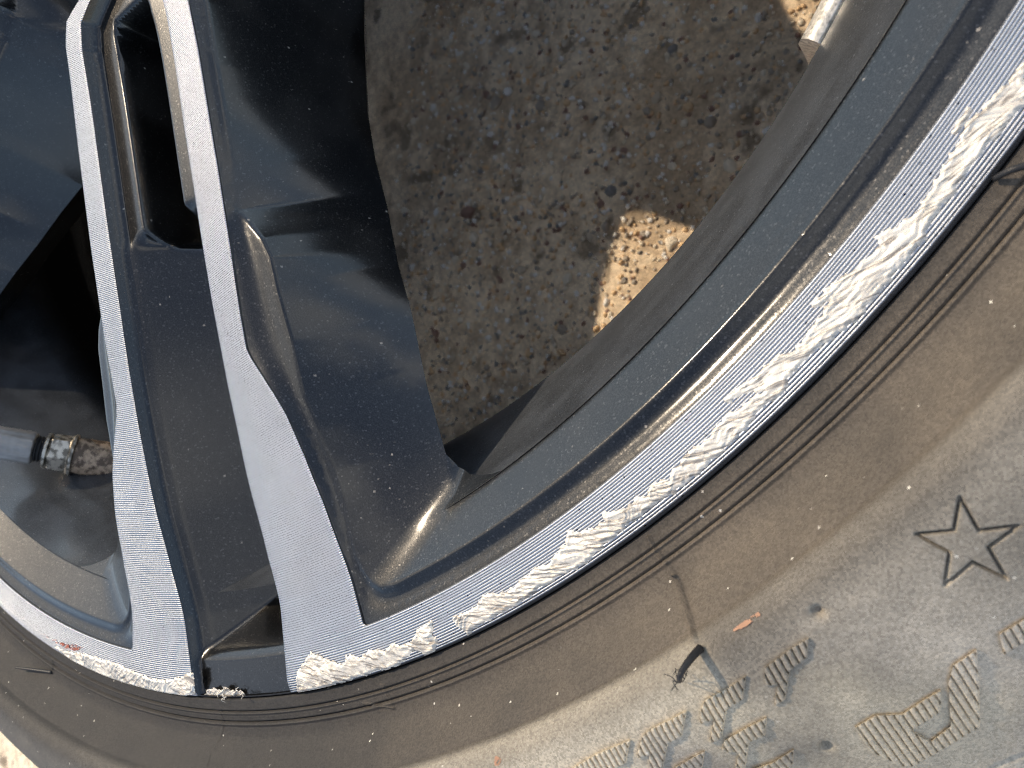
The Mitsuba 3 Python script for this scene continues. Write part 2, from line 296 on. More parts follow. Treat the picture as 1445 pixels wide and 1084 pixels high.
m_edge = m_edge[(np.abs(np.abs(np.arctan2(m_edge[:, 1], m_edge[:, 0])) - HALF) > 1e-5) | (np.hypot(*m_edge.T) < R_IN + 2e-5)]
def beside(line, d):
    t = np.gradient(line[:, :2], axis=0); t /= np.linalg.norm(t, axis=1, keepdims=True) + 1e-12
    q = line[:, :2] + d * t[:, ::-1] * [-1, 1]
    return q[cKDTree(line[:, :2]).query(q)[0] > 0.97 * abs(d)]
K_ROWS = [K_LINE[::2]] + [beside(K_LINE, d)[::2] for d in (-.0013, -.0008, -.0004, .0004, .0008, .0013)]
treeM, treeK, treeL = cKDTree(m_edge), cKDTree(K_LINE[:, :2]), cKDTree(L_LINE[:, :2])

def smax(a, b, k):
    h = np.clip(0.5 + 0.5 * (a - b) / k, 0, 1)
    return b * (1 - h) + a * h + k * h * (1 - h)
K_SPOKE = dense(np.array([q for q in K_PTS if q[0] < .2330] + [(.2480, .0470, -.0009), (.2700, .0520, -.0009)]))
L_SPOKE = dense(np.vstack([hub_close[1:], [q for q in L_PTS if q[0] < .2125], [(.2300, .0690, -.0072), (.2700, .0800, .002)]]))
L_NORM = np.gradient(L_SPOKE[:, :2], axis=0)[:, ::-1] * [-1, 1]
L_NORM /= np.linalg.norm(L_NORM, axis=1, keepdims=True) + 1e-12; L_NORM *= np.where(L_NORM[:, 1:] > 0, 1, -1)
treeKs, treeLs = cKDTree(K_SPOKE[:, :2]), cKDTree(L_SPOKE[:, :2])
M_SIDE = Polygon(np.vstack([K_LINE[:, :2], arc(0.275, math.atan2(K_LINE[-1, 1], K_LINE[-1, 0]), 0.0), [(.060, 0)]]))
shapely.prepare(M_SIDE)
def h_outer(p):
    """Below the ridge line: the dish of the rim and the flank of the spoke, each a plain sloping surface, meeting in a tight fillet."""
    r = np.hypot(*p.T)
    zr = np.interp(r, [.20, R_LIP, .2362, .2442, K_R], [-.0330, -.0061, -.0057, -.0013, -.0009])
    dK, iK = treeKs.query(p); dL, iL = treeLs.query(p)
    q = dK / np.maximum(dK + dL, 1e-9)
    zs = K_SPOKE[iK, 2] + (L_SPOKE[iL, 2] - K_SPOKE[iK, 2]) * q
    side = ((p - L_SPOKE[iL, :2]) * L_NORM[iL]).sum(1)       # past the window line the flank goes on falling
    zs = np.where(side > 0, L_SPOKE[iL, 2] - 0.9 * side, zs)
    w = sstep(.215, .228, r)
    return np.where(r < .212, zs, smax(zs, zr, 0.0022) * w + zs * (1 - w))
def h_flank(p, t):
    """Height of the painted surface: from the machined edge a cove to the ridge line (a soap film between the two), then h_outer down to the window edge."""
    dM, iM = treeM.query(p); dK, iK = treeK.query(p)
    n = len(p)
    inner = shapely.contains_xy(M_SIDE, p[:, 0], p[:, 1])
    zo = h_outer(p)
    z = np.full(n, np.nan); g = np.full(n, np.nan)
    on = ~inner | (dK < 1.5e-4); z[on] = zo[on]; g[on] = 0
    on = dM < 1.2e-4; z[on] = face_z(np.hypot(*m_edge[iM[on]].T)) - 0.0006; g[on] = -1
    rows, cols, vals = [], [], []
    for c in range(3):                                       # cotangent weights
        i, j, kk = t[:, c], t[:, (c + 1) % 3], t[:, (c + 2) % 3]
        a, b = p[i] - p[kk], p[j] - p[kk]
        w = np.clip(0.5 * (a * b).sum(1) / np.maximum(np.abs(a[:, 0] * b[:, 1] - a[:, 1] * b[:, 0]), 1e-14), 0.02, 20)
        rows += [i, j, i, j]; cols += [j, i, i, j]; vals += [-w, -w, w, w]
    A = sparse.csr_matrix((np.concatenate(vals), (np.concatenate(rows), np.concatenate(cols))), shape=(n, n))
    used = np.zeros(n, bool); used[np.unique(t)] = True
    fix = ~np.isnan(z) | ~used; z[~used] = 0; g[~used] = 0; free = np.flatnonzero(~fix)
    B, Cc = A[free][:, free].tocsc(), -A[free][:, fix]
    z[free] = spsolve(B, Cc @ z[fix]); g[free] = spsolve(B, Cc @ g[fix])
    z = z - 0.00070 * sstep(0.001, 0.005, dM + dK) * np.sin(np.pi * np.clip(g, -1, 0)) ** 2
    r, az = np.hypot(*p.T), np.arctan2(p[:, 1], p[:, 0])     # half way to the next spoke the section is the same all round
    ref_ = (np.abs(az - HALF + 0.030) < 0.010) & (r > R_LIP - 1e-4)
    o = np.argsort(r[ref_]); rr, iu = np.unique(np.round(r[ref_][o], 4), return_index=True); zz = z[ref_][o][iu]
    w = sstep(HALF - 0.020, HALF - 0.010, az) * (r > R_LIP - 1e-4)
    return z * (1 - w) + w * np.interp(r, rr, zz)
def h_pocket(p):
    u, v = p[:, 0], p[:, 1]; r = np.hypot(u, v)
    zf = face_z(r); a = np.interp(u, A_IN[:, 0], A_IN[:, 1]); s = np.maximum(a - np.abs(v), 0)
    s = np.minimum(s, np.maximum(u - 0.0695, 0) * 0.9)
    low = -np.interp(s, [0, .0003, .0012, .0040, .0200], [0.0003, .0009, .0030, .0046, .0168])
    up_ = -np.interp(s, [0, .0003, .0014, .0022, .0100, .0107, .0128, .02], [0.0003, .0009, .0036, .0043, .0040, .0047, .0235, .0240])
    w = sstep(.1395, .1440, u - 0.25 * np.clip(s - .009, 0, .01))
    z = zf + up_ * (1 - w) + low * w
    end = -0.0023 - np.clip(0.2512 - r, 0, None) * 1.15 + 0.0006 * sstep(.2512, .2495, r)
    return smax(z, end, 0.0012)
def to_world(p, k):
    a = math.radians(-75.7 + 72 * k); c, s = math.cos(a), math.sin(a)
    return np.column_stack([p[:, 0] * c - p[:, 1] * s, p[:, 0] * s + p[:, 1] * c, p[:, 2]])

def sector(k, h, edge):
    S = W + '__spoke' + ('' if k == 0 else '_%03d' % k)
    # machined faces
    p, t = tri(M_POLY, h * 1.3, edge, offs=(0.00035,))
    d = treeM.query(p)[0]
    v = np.column_stack([p, face_z(np.hypot(*p.T)) - 0.0002 * np.clip(1 - d / 0.0003, 0, 1)])
    n = vnormals(v, t); vw = to_world(v, k); nw = to_world(n, k)
    c = p[t].mean(1); lip = np.hypot(*c.T) > R_IN
    put_normals(W + '__rim__machined_lip', vw, t[lip], nw, 'machined')
    put_normals(S + '__machined_face', vw, t[~lip & (c[:, 1] > 0)], nw, 'machined')
    put_normals(S + '__machined_face', vw, t[~lip & (c[:, 1] < 0)], nw, 'machined')
    # a painted wall under every machined edge
    walls = []
    for pp in polys(M_POLY):
        for rg in [pp.exterior, *pp.interiors]:
            q = np.array(shapely.segmentize(rg, edge * 2).coords); z = face_z(np.hypot(*q.T)); m = len(q)
            keep = np.abs(np.abs(np.arctan2(q[:, 1], q[:, 0])) - HALF) > 1e-4
            vv = np.vstack([np.column_stack([q, z - 0.0002]), np.column_stack([q, z - 0.0024])])
            i = np.arange(m - 1); i = i[keep[i] & keep[i + 1]]
            walls.append((vv, np.vstack([np.stack([i, i + 1, i + 1 + m], 1), np.stack([i, i + 1 + m, i + m], 1)])))
    wv, wf = join(walls)
    # painted flanks on both sides, with an undercut behind the window edge
    p, t = tri(W_POLY, h, edge, offs=(0.0003, 0.0009), lines=K_ROWS)
    v = np.column_stack([p, h_flank(p, t)])
    n = vnormals(v, t)
    onrim = np.hypot(*p[t].mean(1).T) > 0.2356
    for sgn in (1, -1):
        f = t if sgn > 0 else t[:, ::-1]
        vw, nw = to_world(v * [1, sgn, 1], k), to_world(n * [1, sgn, 1], k)
        put_normals(W + '__rim__dish', vw, f[onrim], nw, 'paint')
        flank = put_normals(S + '__flank', vw, f[~onrim], nw, 'paint')
        l = L_LINE[np.hypot(L_LINE[:, 0], L_LINE[:, 1]) < R_LIP - 0.0009][::5]
        tn = np.gradient(l[:, :2], axis=0); tn /= np.linalg.norm(tn, axis=1, keepdims=True) + 1e-12
        off = np.stack([tn[:, 1], -tn[:, 0]], 1); off *= np.sign((off * [0, -1]).sum(1) + 1e-9)[:, None]
        l = np.column_stack([l[:, :2], h_outer(l[:, :2])])
        low = np.column_stack([l[:, :2] + off * 0.016, l[:, 2] - 0.017]); m = len(l)
        vv = np.vstack([l, low]) * [1, sgn, 1]; i = np.arange(m - 1)
        put(S + '__back_draft', (to_world(vv, k), np.vstack([np.stack([i, i + 1, i + 1 + m], 1), np.stack([i, i + 1 + m, i + m], 1)])), 'paint', smooth=True)
    pp, t = tri(pocket, h, edge, offs=(0.0003, 0.0008, 0.0013), lines=())
    v = np.column_stack([pp, h_pocket(pp)])
    put_normals(S + '__pocket', to_world(v, k), t, to_world(vnormals(v, t), k), 'paint')
    put(S + '__edge_wall', (to_world(wv, k), wf), 'edge_paint')
sector(0, 0.0008, 0.0004)
for k, h in ((1, .0010), (2, .0024), (3, .0024), (4, .0012)): sector(k, h, h / 2)
labels[W + '__spoke'] = {'label': 'twin spoke with two bright machined faces and a dark pocket between'}

# rim: painted outer edge, inner barrel, hub
put(W + '__rim__outer_edge', revolve([(.2597, -.0014), (.2600, -.0016), (.26015, -.0022), (.26015, -.0042), (.2598, -.0090), (.2588, -.0150)], n=1440), 'edge_paint', smooth=True)
wall = [(.2357, -.0058), (.2354, -.0064), (.2340, -.0086), (.2300, -.0149), (.2250, -.0228), (.2200, -.0307), (.2150, -.0386), (.2125, -.0424), (.2114, -.0446), (.2108, -.0470), (.2106, -.0500), (.2106, -.0740), (.2115, -.0790), (.2150, -.0860), (.2240, -.0990), (.2285, -.1080), (.2300, -.1200), (.2305, -.2380), (.2290, -.2440), (.2300, -.2490), (.2360, -.2560), (.2440, -.2590), (.2500, -.2590), (.2570, -.2600), (.2600, -.2630)]
put(W + '__barrel', revolve(wall, n=720), 'barrel_paint', smooth=35)
hubp = [(.0290, -.0300), (.0290, .0080), (.0300, .0090), (.034, .0070), (.046, .0078), (.056, .0105), (.0600, .0150), (.0640, .0100), (.0740, -.0120), (.0760, -.0330), (.0680, -.0420), (.0290, -.0420), (.0290, -.0300)]
put(W + '__hub', revolve(hubp, n=180), 'paint', smooth=30)
for i in range(5):
    a = math.radians(-75.7 + 36 + 72 * i)
    put(W + '__hub__wheel_bolt', tube([(.046 * math.cos(a), .046 * math.sin(a), z) for z in (.004, .0095, .0105)], [.0085, .0085, .0075], 6), 'nut_metal')

# ---------------------------------------------------------------- tyre
PROF = [(.2580, -.0140), (.2598, -.0080), (.2602, -.0036), (.26035, -.0023), (.2608, -.0018), (.2626, -.0017), (.2634, -.0018), (.2644, -.0019), (.2656, -.0020), (.2670, -.0020), (.2690, -.0017), (.2725, .0005), (.2755, .0028), (.2768, .0036), (.2774, .0046), (.2785, .0058), (.281, .0066),
        (.285, .0059), (.29, .0038), (.295, .0008), (.30, -.0030), (.31, -.0115), (.32, -.0215), (.328, -.0325), (.334, -.046), (.337, -.060)]
PROF = np.array(PROF)
sidewall_z = PchipInterpolator(PROF[2:24, 0], PROF[2:24, 1])
def tyre():
    seg = np.r_[0, np.cumsum(np.hypot(*np.diff(PROF, axis=0).T))]
    fr, fz = PchipInterpolator(seg, PROF[:, 0]), PchipInterpolator(seg, PROF[:, 1])
    s_bead = np.interp(0.2690, PROF[:, 0], seg); s_out = np.interp(0.317, PROF[:, 0], seg); s_star, s_star2 = np.interp([0.2825, 0.2948], PROF[:, 0], seg)
    s = np.r_[np.arange(0, s_bead, 0.00014), np.arange(s_bead, s_star, 0.00042), np.arange(s_star, s_star2, 0.00013), np.arange(s_star2, s_out, 0.00042), np.linspace(s_out, seg[-1], 24)]
    r, z = fr(s), fz(s)
    bump = lambda c, w: np.exp(-((r - c) / w) ** 2)
    d1 = -0.00055 * bump(.26335, .00017) + 0.00028 * bump(.26385, .00024) - 0.00006 * bump(.26435, .00009) - 0.00055 * bump(.26575, .00017) + 0.00032 * bump(.26640, .00028) - 0.00006 * bump(.26700, .00009)
    t = np.gradient(np.stack([r, z], 1), axis=0); t /= np.linalg.norm(t, axis=1, keepdims=True)
    nr, nz = -t[:, 1], t[:, 0]
    a = np.radians(np.r_[np.arange(-125, -46, 0.080), np.arange(-46, -41, 0.022), np.arange(-41, -14, 0.080)]); m = len(a)
    R, A = np.meshgrid(r, a, indexing='ij')
    D = np.repeat(d1[:, None], m, 1)
    P = np.stack([R * np.cos(A), R * np.sin(A), np.repeat(z[:, None], m, 1)], -1)
    def lines(lst, half, depth):
        """Adds a ridge or groove along a polyline."""
        g = dense(pol(lst), 0.0001); lo, hi = g.min(0) - 0.003, g.max(0) + 0.003
        near = (P[..., 0] > lo[0]) & (P[..., 0] < hi[0]) & (P[..., 1] > lo[1]) & (P[..., 1] < hi[1])
        dd = cKDTree(g).query(P[near][:, :2])[0]
        D[near] += depth * np.exp(-(dd / half) ** 2)
    for l, hw, dp in MOULD: lines(l, hw, dp)
    lines(STAR + STAR[:1], 0.00018, -0.0008)
    for l in VENTS: lines([l, (l[0] + 0.01, l[1])], 0.00075, -0.0014)
    lines(LINE, 0.0003, -0.0006)
    far = sstep(.2700, .2760, R)
    D += far * 0.00035 * (meshkit.fbm(P * 90, 3, seed=5) - 0.5) + 0.00005 * (meshkit.noise(P * 2400, seed=2) - 0.5) * sstep(.259, .262, R)
    P = P + D[..., None] * np.stack([nr[:, None] * np.cos(A), nr[:, None] * np.sin(A), np.repeat(nz[:, None], m, 1)], -1)
    i, j = np.meshgrid(np.arange(len(r) - 1), np.arange(m - 1), indexing='ij')
    q = np.stack([i * m + j, (i + 1) * m + j, (i + 1) * m + j + 1, i * m + j + 1], -1).reshape(-1, 4)
    fine = (P.reshape(-1, 3), np.vstack([q[:, [0, 1, 2]], q[:, [0, 2, 3]]]))
    rest = revolve(PROF, math.degrees(a[-1]), 360 - 125, 300)
    low = revolve([tuple(PROF[-1]), (.3385, -.075), (.3390, -.223), (.336, -.240), (.328, -.256), (.315, -.270), (.300, -.2830), (.290, -.2856), (.280, -.2820), (.266, -.2680), (.259, -.2600)], n=480)
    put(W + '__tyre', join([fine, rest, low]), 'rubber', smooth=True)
    for kx in range(6):                          # the tread grooves round the outside
        zc = -.088 - .025 * kx
        put(W + '__tyre__tread_rib', revolve([(.3386, zc + .009), (.3416, zc + .008), (.3416, zc - .008), (.3386, zc - .009)], n=240), 'rubber', smooth=30)
HATCH_AZ = math.radians(-66.0)
def raised(key, lst, height=0.00075, hatch=True, label=None):
    """A raised letter: hatched top face following the sidewall, with side walls."""
    g = Polygon(pol(lst)).buffer(0)
    p, t = tri(g, 0.00016, 0.00016, offs=(0.00012,))
    r = np.hypot(*p.T); z = sidewall_z(r)
    w = math.cos(HATCH_AZ) * p[:, 1] - math.sin(HATCH_AZ) * p[:, 0]
    f = (w / 0.00098) % 1.0
    top = z + height * (0.80 + 0.4 * meshkit.noise(np.column_stack([p * 500, 0 * r]), seed=6))
    if hatch: top = top - (height * 1.15) * np.exp(-((f - 0.5) / 0.11) ** 2)
    d = cKDTree(ringpts(g, 0.0001)).query(p)[0]
    top -= 0.00012 * np.clip(1 - d / 0.00016, 0, 1)
    rg = np.array(shapely.segmentize(g.exterior, 0.00028).coords); m = len(rg)
    zz = sidewall_z(np.hypot(*rg.T)); i = np.arange(m - 1)
    skirt = (np.vstack([np.column_stack([rg, zz + height * 0.7]), np.column_stack([rg, zz - 0.0006])]), np.vstack([np.stack([i, i + 1, i + 1 + m], 1), np.stack([i, i + 1 + m, i + m], 1)]))
    put(key, join([(np.column_stack([p, top]), t), skirt]), 'letter_rubber' if hatch else 'rubber', smooth=40, label=label)

# outlines on the wheel as (radius in mm, azimuth in degrees)
L1 = [(285.68,-47.971), (287.53,-48.392), (287.78,-49.007), (290.64,-49.734), (290.61,-50.076), (288.48,-49.528), (287.78,-49.849), (285.82,-49.479), (285.56,-48.554)]
L2 = [(285.44,-50.081), (287.77,-50.656), (287.8,-51.228), (290.91,-51.99), (290.87,-52.401), (288.24,-51.742), (287.89,-52.193), (286.11,-51.81), (285.41,-51.531), (285.57,-50.674)]
L3 = [(291.44,-50.519), (293.46,-50.974), (293.2,-51.477), (296.24,-52.205), (296.4,-52.569), (293.87,-51.941), (292.67,-52.295), (291.42,-51.966), (291.32,-51.097)]
L4 = [(297.12,-50.708), (299.08,-51.133), (299.27,-51.71), (300.45,-51.986), (298.6,-52.61), (296.91,-52.133), (297.39,-51.524)]
L5 = [(285.48,-52.266), (288.19,-52.955), (288.22,-53.479), (291.12,-54.227), (291.04,-54.682), (288.54,-54.211), (288.18,-54.639), (285.75,-53.999), (285.34,-53.607), (285.44,-52.882)]
L6 = [(285.47,-54.452), (288.1,-55.103), (288.2,-55.703), (289.75,-56.068), (286.7,-57.431), (285.63,-56.687), (285.21,-55.734), (285.31,-54.936)]
L7 = [(291.52,-52.744), (293.6,-53.24), (293.66,-53.84), (294.21,-54.22), (293.2,-54.619), (291.76,-53.865), (291.57,-53.153)]
B1 = [(298.26,-45.251), (301.23,-45.757), (307.09,-46.791), (307.25,-48.106), (307.3,-48.863), (306.5,-49.032), (302.65,-49.234), (298.49,-48.976), (298.48,-48.307), (300.2,-47.823), (300.01,-47.101), (300.1,-46.659), (302.03,-47.0), (302.54,-47.162), (302.72,-48.051), (305.44,-47.934), (304.97,-47.261), (299.78,-46.359), (298.3,-45.944)]
B2 = [(298.29,-44.602), (300.71,-44.923), (300.86,-44.228), (298.63,-43.799)]
STAR = [(283.48,-42.658), (287.55,-42.986), (289.88,-42.313), (289.63,-43.149), (293.7,-43.458), (289.83,-43.649), (290.04,-44.524), (287.4,-43.829), (283.5,-44.029), (285.83,-43.356)]
FL1 = [(259.58,-50.796), (263.3,-50.915), (268.89,-50.853), (273.41,-50.845), (276.7,-50.894), (278.24,-50.811)]
FL2 = [(262.46,-65.778), (265.19,-65.605), (267.53,-65.453)]
FL2b = [(264.99,-67.258), (266.24,-66.362), (267.41,-65.465)]
FL3 = [(264.19,-96.27), (266.06,-96.175), (267.7,-96.074)]
FL4 = [(262.77,-77.879), (264.62,-77.867), (266.69,-77.853), (269.51,-78.062), (272.29,-78.373), (274.86,-78.162)]
HAIRA = [(279.34,-50.738), (279.83,-50.972), (280.64,-51.257), (281.29,-51.442)]
HAIRL = [(270.46,-99.231), (269.21,-97.812), (267.78,-96.136)]
HAIRR = [(258.41,-35.833), (260.09,-35.568), (262.48,-35.093)]
V = [(283.82,-47.289), (299.09,-50.029)]
NUB = [(261.1,-34.535), (255.9,-35.08)]
OR = [(279.65,-49.707), (279.5,-49.288), (279.56,-48.773), (279.56,-48.437), (280.08,-48.626), (280.16,-49.13)]
OR2 = [(279.82,-59.662), (279.72,-59.381), (280.51,-59.119), (281.36,-59.35), (280.7,-59.677)]
LINE = [(313.49,-47.669), (313.5,-47.356), (313.68,-47.012), (314.02,-46.716)]
S1 = [(255.47,-32.703), (255.28,-33.307), (254.7,-33.874), (254.26,-34.465), (254.59,-35.063), (254.87,-35.582), (255.26,-36.404), (255.81,-37.056), (255.92,-37.333), (254.85,-37.945), (253.65,-38.574), (255.21,-38.635), (254.88,-38.917), (254.24,-39.842), (253.19,-40.682), (253.33,-41.202), (254.73,-40.507), (255.04,-41.249), (255.65,-42.162), (255.51,-42.703), (254.52,-43.243), (254.19,-43.854), (254.04,-44.215), (253.44,-44.714), (253.55,-45.377), (254.5,-44.815), (256.03,-44.272), (257.05,-44.212), (256.27,-44.55), (256.09,-45.163), (255.64,-45.757), (255.73,-46.343), (256.07,-46.881), (255.87,-47.889), (256.54,-48.496), (257.75,-49.007), (258.54,-49.196), (258.56,-48.491), (258.41,-47.32), (258.46,-46.415), (257.98,-45.062), (257.86,-44.487), (258.22,-43.79), (256.98,-43.366), (257.26,-42.904), (257.55,-41.798), (258.58,-40.913), (258.39,-39.799), (258.42,-39.084), (258.42,-38.068), (257.49,-37.432), (257.5,-36.688), (257.29,-35.79), (257.25,-35.006), (258.0,-34.332), (257.85,-33.518)]
S2 = [(257.56,-48.856), (256.45,-49.098), (256.08,-49.55), (256.66,-49.797), (256.07,-50.251), (256.64,-50.423), (255.82,-51.062), (254.57,-51.682), (255.78,-51.741), (255.75,-52.394), (254.5,-53.121), (253.32,-53.311), (255.2,-53.76), (255.74,-54.49), (256.49,-54.984), (255.57,-55.389), (256.19,-56.418), (256.54,-57.181), (255.16,-58.257), (256.09,-58.955), (256.16,-59.549), (255.86,-60.234), (257.4,-60.155), (259.3,-59.96), (258.69,-59.134), (258.77,-58.099), (258.82,-56.808), (258.29,-55.497), (258.65,-54.521), (258.96,-53.299), (258.46,-52.642), (258.02,-51.504), (258.05,-50.248), (258.31,-48.971)]
S3 = [(254.5,-61.471), (255.19,-62.26), (256.85,-62.794), (256.88,-63.656), (255.78,-64.101), (256.52,-64.686), (255.64,-65.649), (256.34,-66.242), (255.27,-67.087), (256.5,-67.337), (255.35,-68.204), (252.52,-69.404), (254.07,-69.996), (256.31,-70.792), (259.96,-71.15), (259.84,-69.207), (259.47,-67.446), (259.37,-66.223), (259.25,-65.446), (259.91,-64.238), (257.92,-62.905), (258.91,-62.659), (260.22,-62.522), (259.96,-62.168), (258.54,-61.582), (257.12,-61.685)]
S4 = [(258.36,-95.255), (258.21,-93.981), (256.34,-91.899), (255.68,-89.789), (255.31,-87.691), (256.28,-85.227), (257.14,-83.747), (256.46,-81.707), (254.24,-79.53), (259.05,-79.661), (260.55,-82.251), (260.69,-85.751), (260.46,-89.291), (259.97,-92.524)]
S5 = [(253.17,-34.979), (253.1,-34.644), (253.01,-34.27), (253.48,-34.518), (253.49,-34.924)]
CURL = [(258.3,-78.696), (257.65,-77.634), (255.95,-76.674), (258.23,-76.124), (258.87,-75.391), (259.31,-76.363), (259.56,-78.258)]
RED = [(256.48,-97.143), (256.19,-95.326), (255.78,-93.974), (254.33,-92.511), (254.2,-91.595), (255.93,-92.461), (256.79,-93.936)]
VENTS = V
MOULD = [([(261.6, -50.86)] + FL1[1:3], .00028, .00070), (FL1[2:], .00030, .00105), (FL2, .00024, .00040), (FL2b, .00020, .00035), (FL3, .00024, .00040), (FL4, .00022, .00025)]
tyre()
for l in (L1, L2, L3, L4, L5, L6, L7): raised(W + '__tyre__raised_letter', l)
labels[W + '__tyre__raised_letter'] = {'label': 'hatched raised letter on the tyre sidewall, nearest the right of its row'}
raised(W + '__tyre__large_letter', B1, label='large hatched hook-shaped letter raised on the sidewall')
raised(W + '__tyre__large_letter', B2)
star = Polygon(pol(STAR)).buffer(-0.00028)
raised(W + '__tyre__star', [(1000 * math.hypot(x, y), math.degrees(math.atan2(y, x))) for x, y in max(polys(star), key=lambda g: g.area).exterior.coords[:-1]], height=0.00010, hatch=False, label='five-pointed star outlined by a groove in the sidewall')
def on_tyre(l, dz): 
    q = pol(l); return np.column_stack([q, sidewall_z(np.hypot(*q.T)) + dz])
def curve(p, n=24):
    p = np.asarray(p); t = np.linspace(0, 1, len(p))
    return PchipInterpolator(t, p, axis=0)(np.linspace(0, 1, n))
ha = on_tyre(HAIRA, 0); ha[:, 2] += [0.0004, 0.0032, 0.0046, 0.0040]
put(W + '__tyre__vent_hair', tube(curve(ha), np.linspace(0.00062, 0.00036, 24)), 'bare_rubber', smooth=True, label='curled black rubber vent hair standing on the sidewall')
rr = np.random.default_rng(5)
fz = []
for i in range(7):
    b = ha[-1] + rr.normal(0, 0.0003, 3); fz.append(tube(curve([b, b + rr.normal(0, 0.0008, 3), b + rr.normal(0, 0.0012, 3)], 8), 0.00007, 5))
put(W + '__tyre__vent_hair__fluff', join(fz), 'bare_rubber', smooth=True)
hl = on_tyre(HAIRL, 0); hl[:, 2] += [0.0030, 0.0016, 0.0002]
put(W + '__tyre__vent_hair', tube(curve(hl), np.linspace(0.00032, 0.00052, 24)), 'bare_rubber', smooth=True, label='short straight vent hair below the red paint mark')
hr = on_tyre([(260.6, -35.6), (262.2, -35.2), (264.5, -34.7), (267.5, -34.0)], 0); hr[:, 2] += [0.0008, 0.0022, 0.0022, 0.0006]
put(W + '__tyre__vent_hair', tube(curve(hr), np.linspace(0.0004, 0.0006, 24)), 'bare_rubber', smooth=True, label='vent hair lying across the bead at the right edge')
def smear(key, lst, bsdf, zfun, h=0.00035, lift=0.00012, label=None, seed=0):
    g = Polygon(pol(lst)).buffer(0); q = ringpts(g, 0.0003); c = np.array(g.centroid.coords[0])
    q = q + (meshkit.noise(np.column_stack([q * 1800, 0 * q[:, 0]]), seed=seed)[:, None] - 0.5) * 0.0009
    g = max(polys(Polygon(q).buffer(0)), key=lambda a: a.area)
    p, t = tri(g, h, h)
    keep = meshkit.fbm(np.column_stack([p[t].mean(1) * 1500, np.zeros(len(t))]), 3, seed=seed + 1) > 0.47
    z = zfun(np.hypot(*p.T)) + lift * (0.7 + 0.8 * meshkit.noise(np.column_stack([p * 1600, 0 * p[:, 0]]), seed=seed))
    put(key, (np.column_stack([p, z]), t[keep]), bsdf, smooth=False, label=label)
smear(W + '__tyre__orange_mark', OR, 'orange_paint', lambda r: sidewall_z(r) + 0.0001, lift=0.00012, seed=3, label='faint orange scuff beside the moulding line')
smear(W + '__tyre__orange_mark', OR2, 'orange_paint', lambda r: sidewall_z(r) + 0.0001, lift=0.00012, seed=5, label='small orange spot at the bottom of the sidewall')
smear(W + '__rim__red_paint_mark', RED, 'red_paint', face_z, lift=0.00022, seed=7, label='rust-red paint streak on the rim lip at lower left')

# ---------------------------------------------------------------- kerb scrapes: torn metal standing up on the lip
def scrape(lst, seed, turn, rough=1.0, label=None, ragged=0.0006, drop=0.0):
    g = Polygon(pol(lst)).buffer(0.00032)
    if g.geom_type != 'Polygon': g = max(polys(g), key=lambda a: a.area)
    q = np.array(shapely.segmentize(g.exterior, 0.00022).coords)[:-1]
    w = meshkit.fbm(np.column_stack([q * 1500, 0 * q[:, 0]]), 3, seed=seed) - 0.5
    w2 = meshkit.fbm(np.column_stack([q * 1500 + 50, 0 * q[:, 0]]), 3, seed=seed) - 0.5
    g = max(polys(Polygon(q + ragged * 2 * np.stack([w, w2], 1)).buffer(0)), key=lambda a: a.area).intersection(Point(0, 0).buffer(0.2600, 720))
    g = max(polys(g), key=lambda a: a.area)
    p, t = tri(g, 0.00019, 0.00019)
    r = np.hypot(*p.T); a = np.arctan2(p[:, 1], p[:, 0])
    al, cr = 0.255 * a, r                                          # along and across the lip
    bend = 0.7 * (meshkit.fbm(np.column_stack([al * 130, cr * 130, 0 * r]), 2, seed=seed + 3) - 0.5)
    c, s = np.cos(turn + bend), np.sin(turn + bend)
    x = (al - al.mean()) * c + (cr - cr.mean()) * s; y = -(al - al.mean()) * s + (cr - cr.mean()) * c
    f1 = meshkit.fbm(np.column_stack([x * 170, y * 2600, 0 * r]), 3, seed=seed)
    f2 = meshkit.fbm(np.column_stack([x * 420, y * 4600, 0 * r + 9]), 2, seed=seed + 1)
    f3 = meshkit.fbm(np.column_stack([x * 420, y * 700, 0 * r + 4]), 3, seed=seed + 2)
    d = cKDTree(ringpts(g, 0.00015)).query(p)[0]
    rim = np.clip(d / 0.0006, 0, 1)
    z = face_z(r) + 0.00006 + rim * rough * (0.00062 * (f1 - 0.32) + 0.00034 * (f2 - 0.4) + 0.00026 * (f3 - 0.45)) + 0.00018 * np.exp(-((d - 0.0004) / 0.0003) ** 2) * (0.5 + f3)
    z = np.maximum(z, face_z(r) + 0.00008 + 0.00008 * (f2 - 0.5)) - drop
    put(W + '__rim__kerb_scrape', (np.column_stack([p, z]), t), 'torn_metal', smooth=True, label=label)
scrape(S1, 21, 0.22, 0.85, 'long cream-white band of torn metal along the right of the rim lip')
scrape(S2, 31, 0.5, 1.2, 'chain of torn metal chips at the lower middle of the rim lip')
scrape(S3, 41, 0.9, 1.5, 'crumbled bare metal at the foot of the right machined face')
scrape(S4, 51, -0.6, 1.2, 'torn metal below the left machined face')
scrape(S5, 61, -0.1, 0.6, 'small separate scrape near the top right of the lip', ragged=0.0002)
scrape([(258.7, -79.0), (258.3, -78.3), (258.6, -77.6), (257.9, -77.1), (258.6, -76.7), (258.9, -75.9), (259.5, -75.8), (259.8, -77.2), (259.8, -79.0)], 71, -0.4, 1.2, 'thin torn edge at the painted foot of the pocket', drop=0.0013)
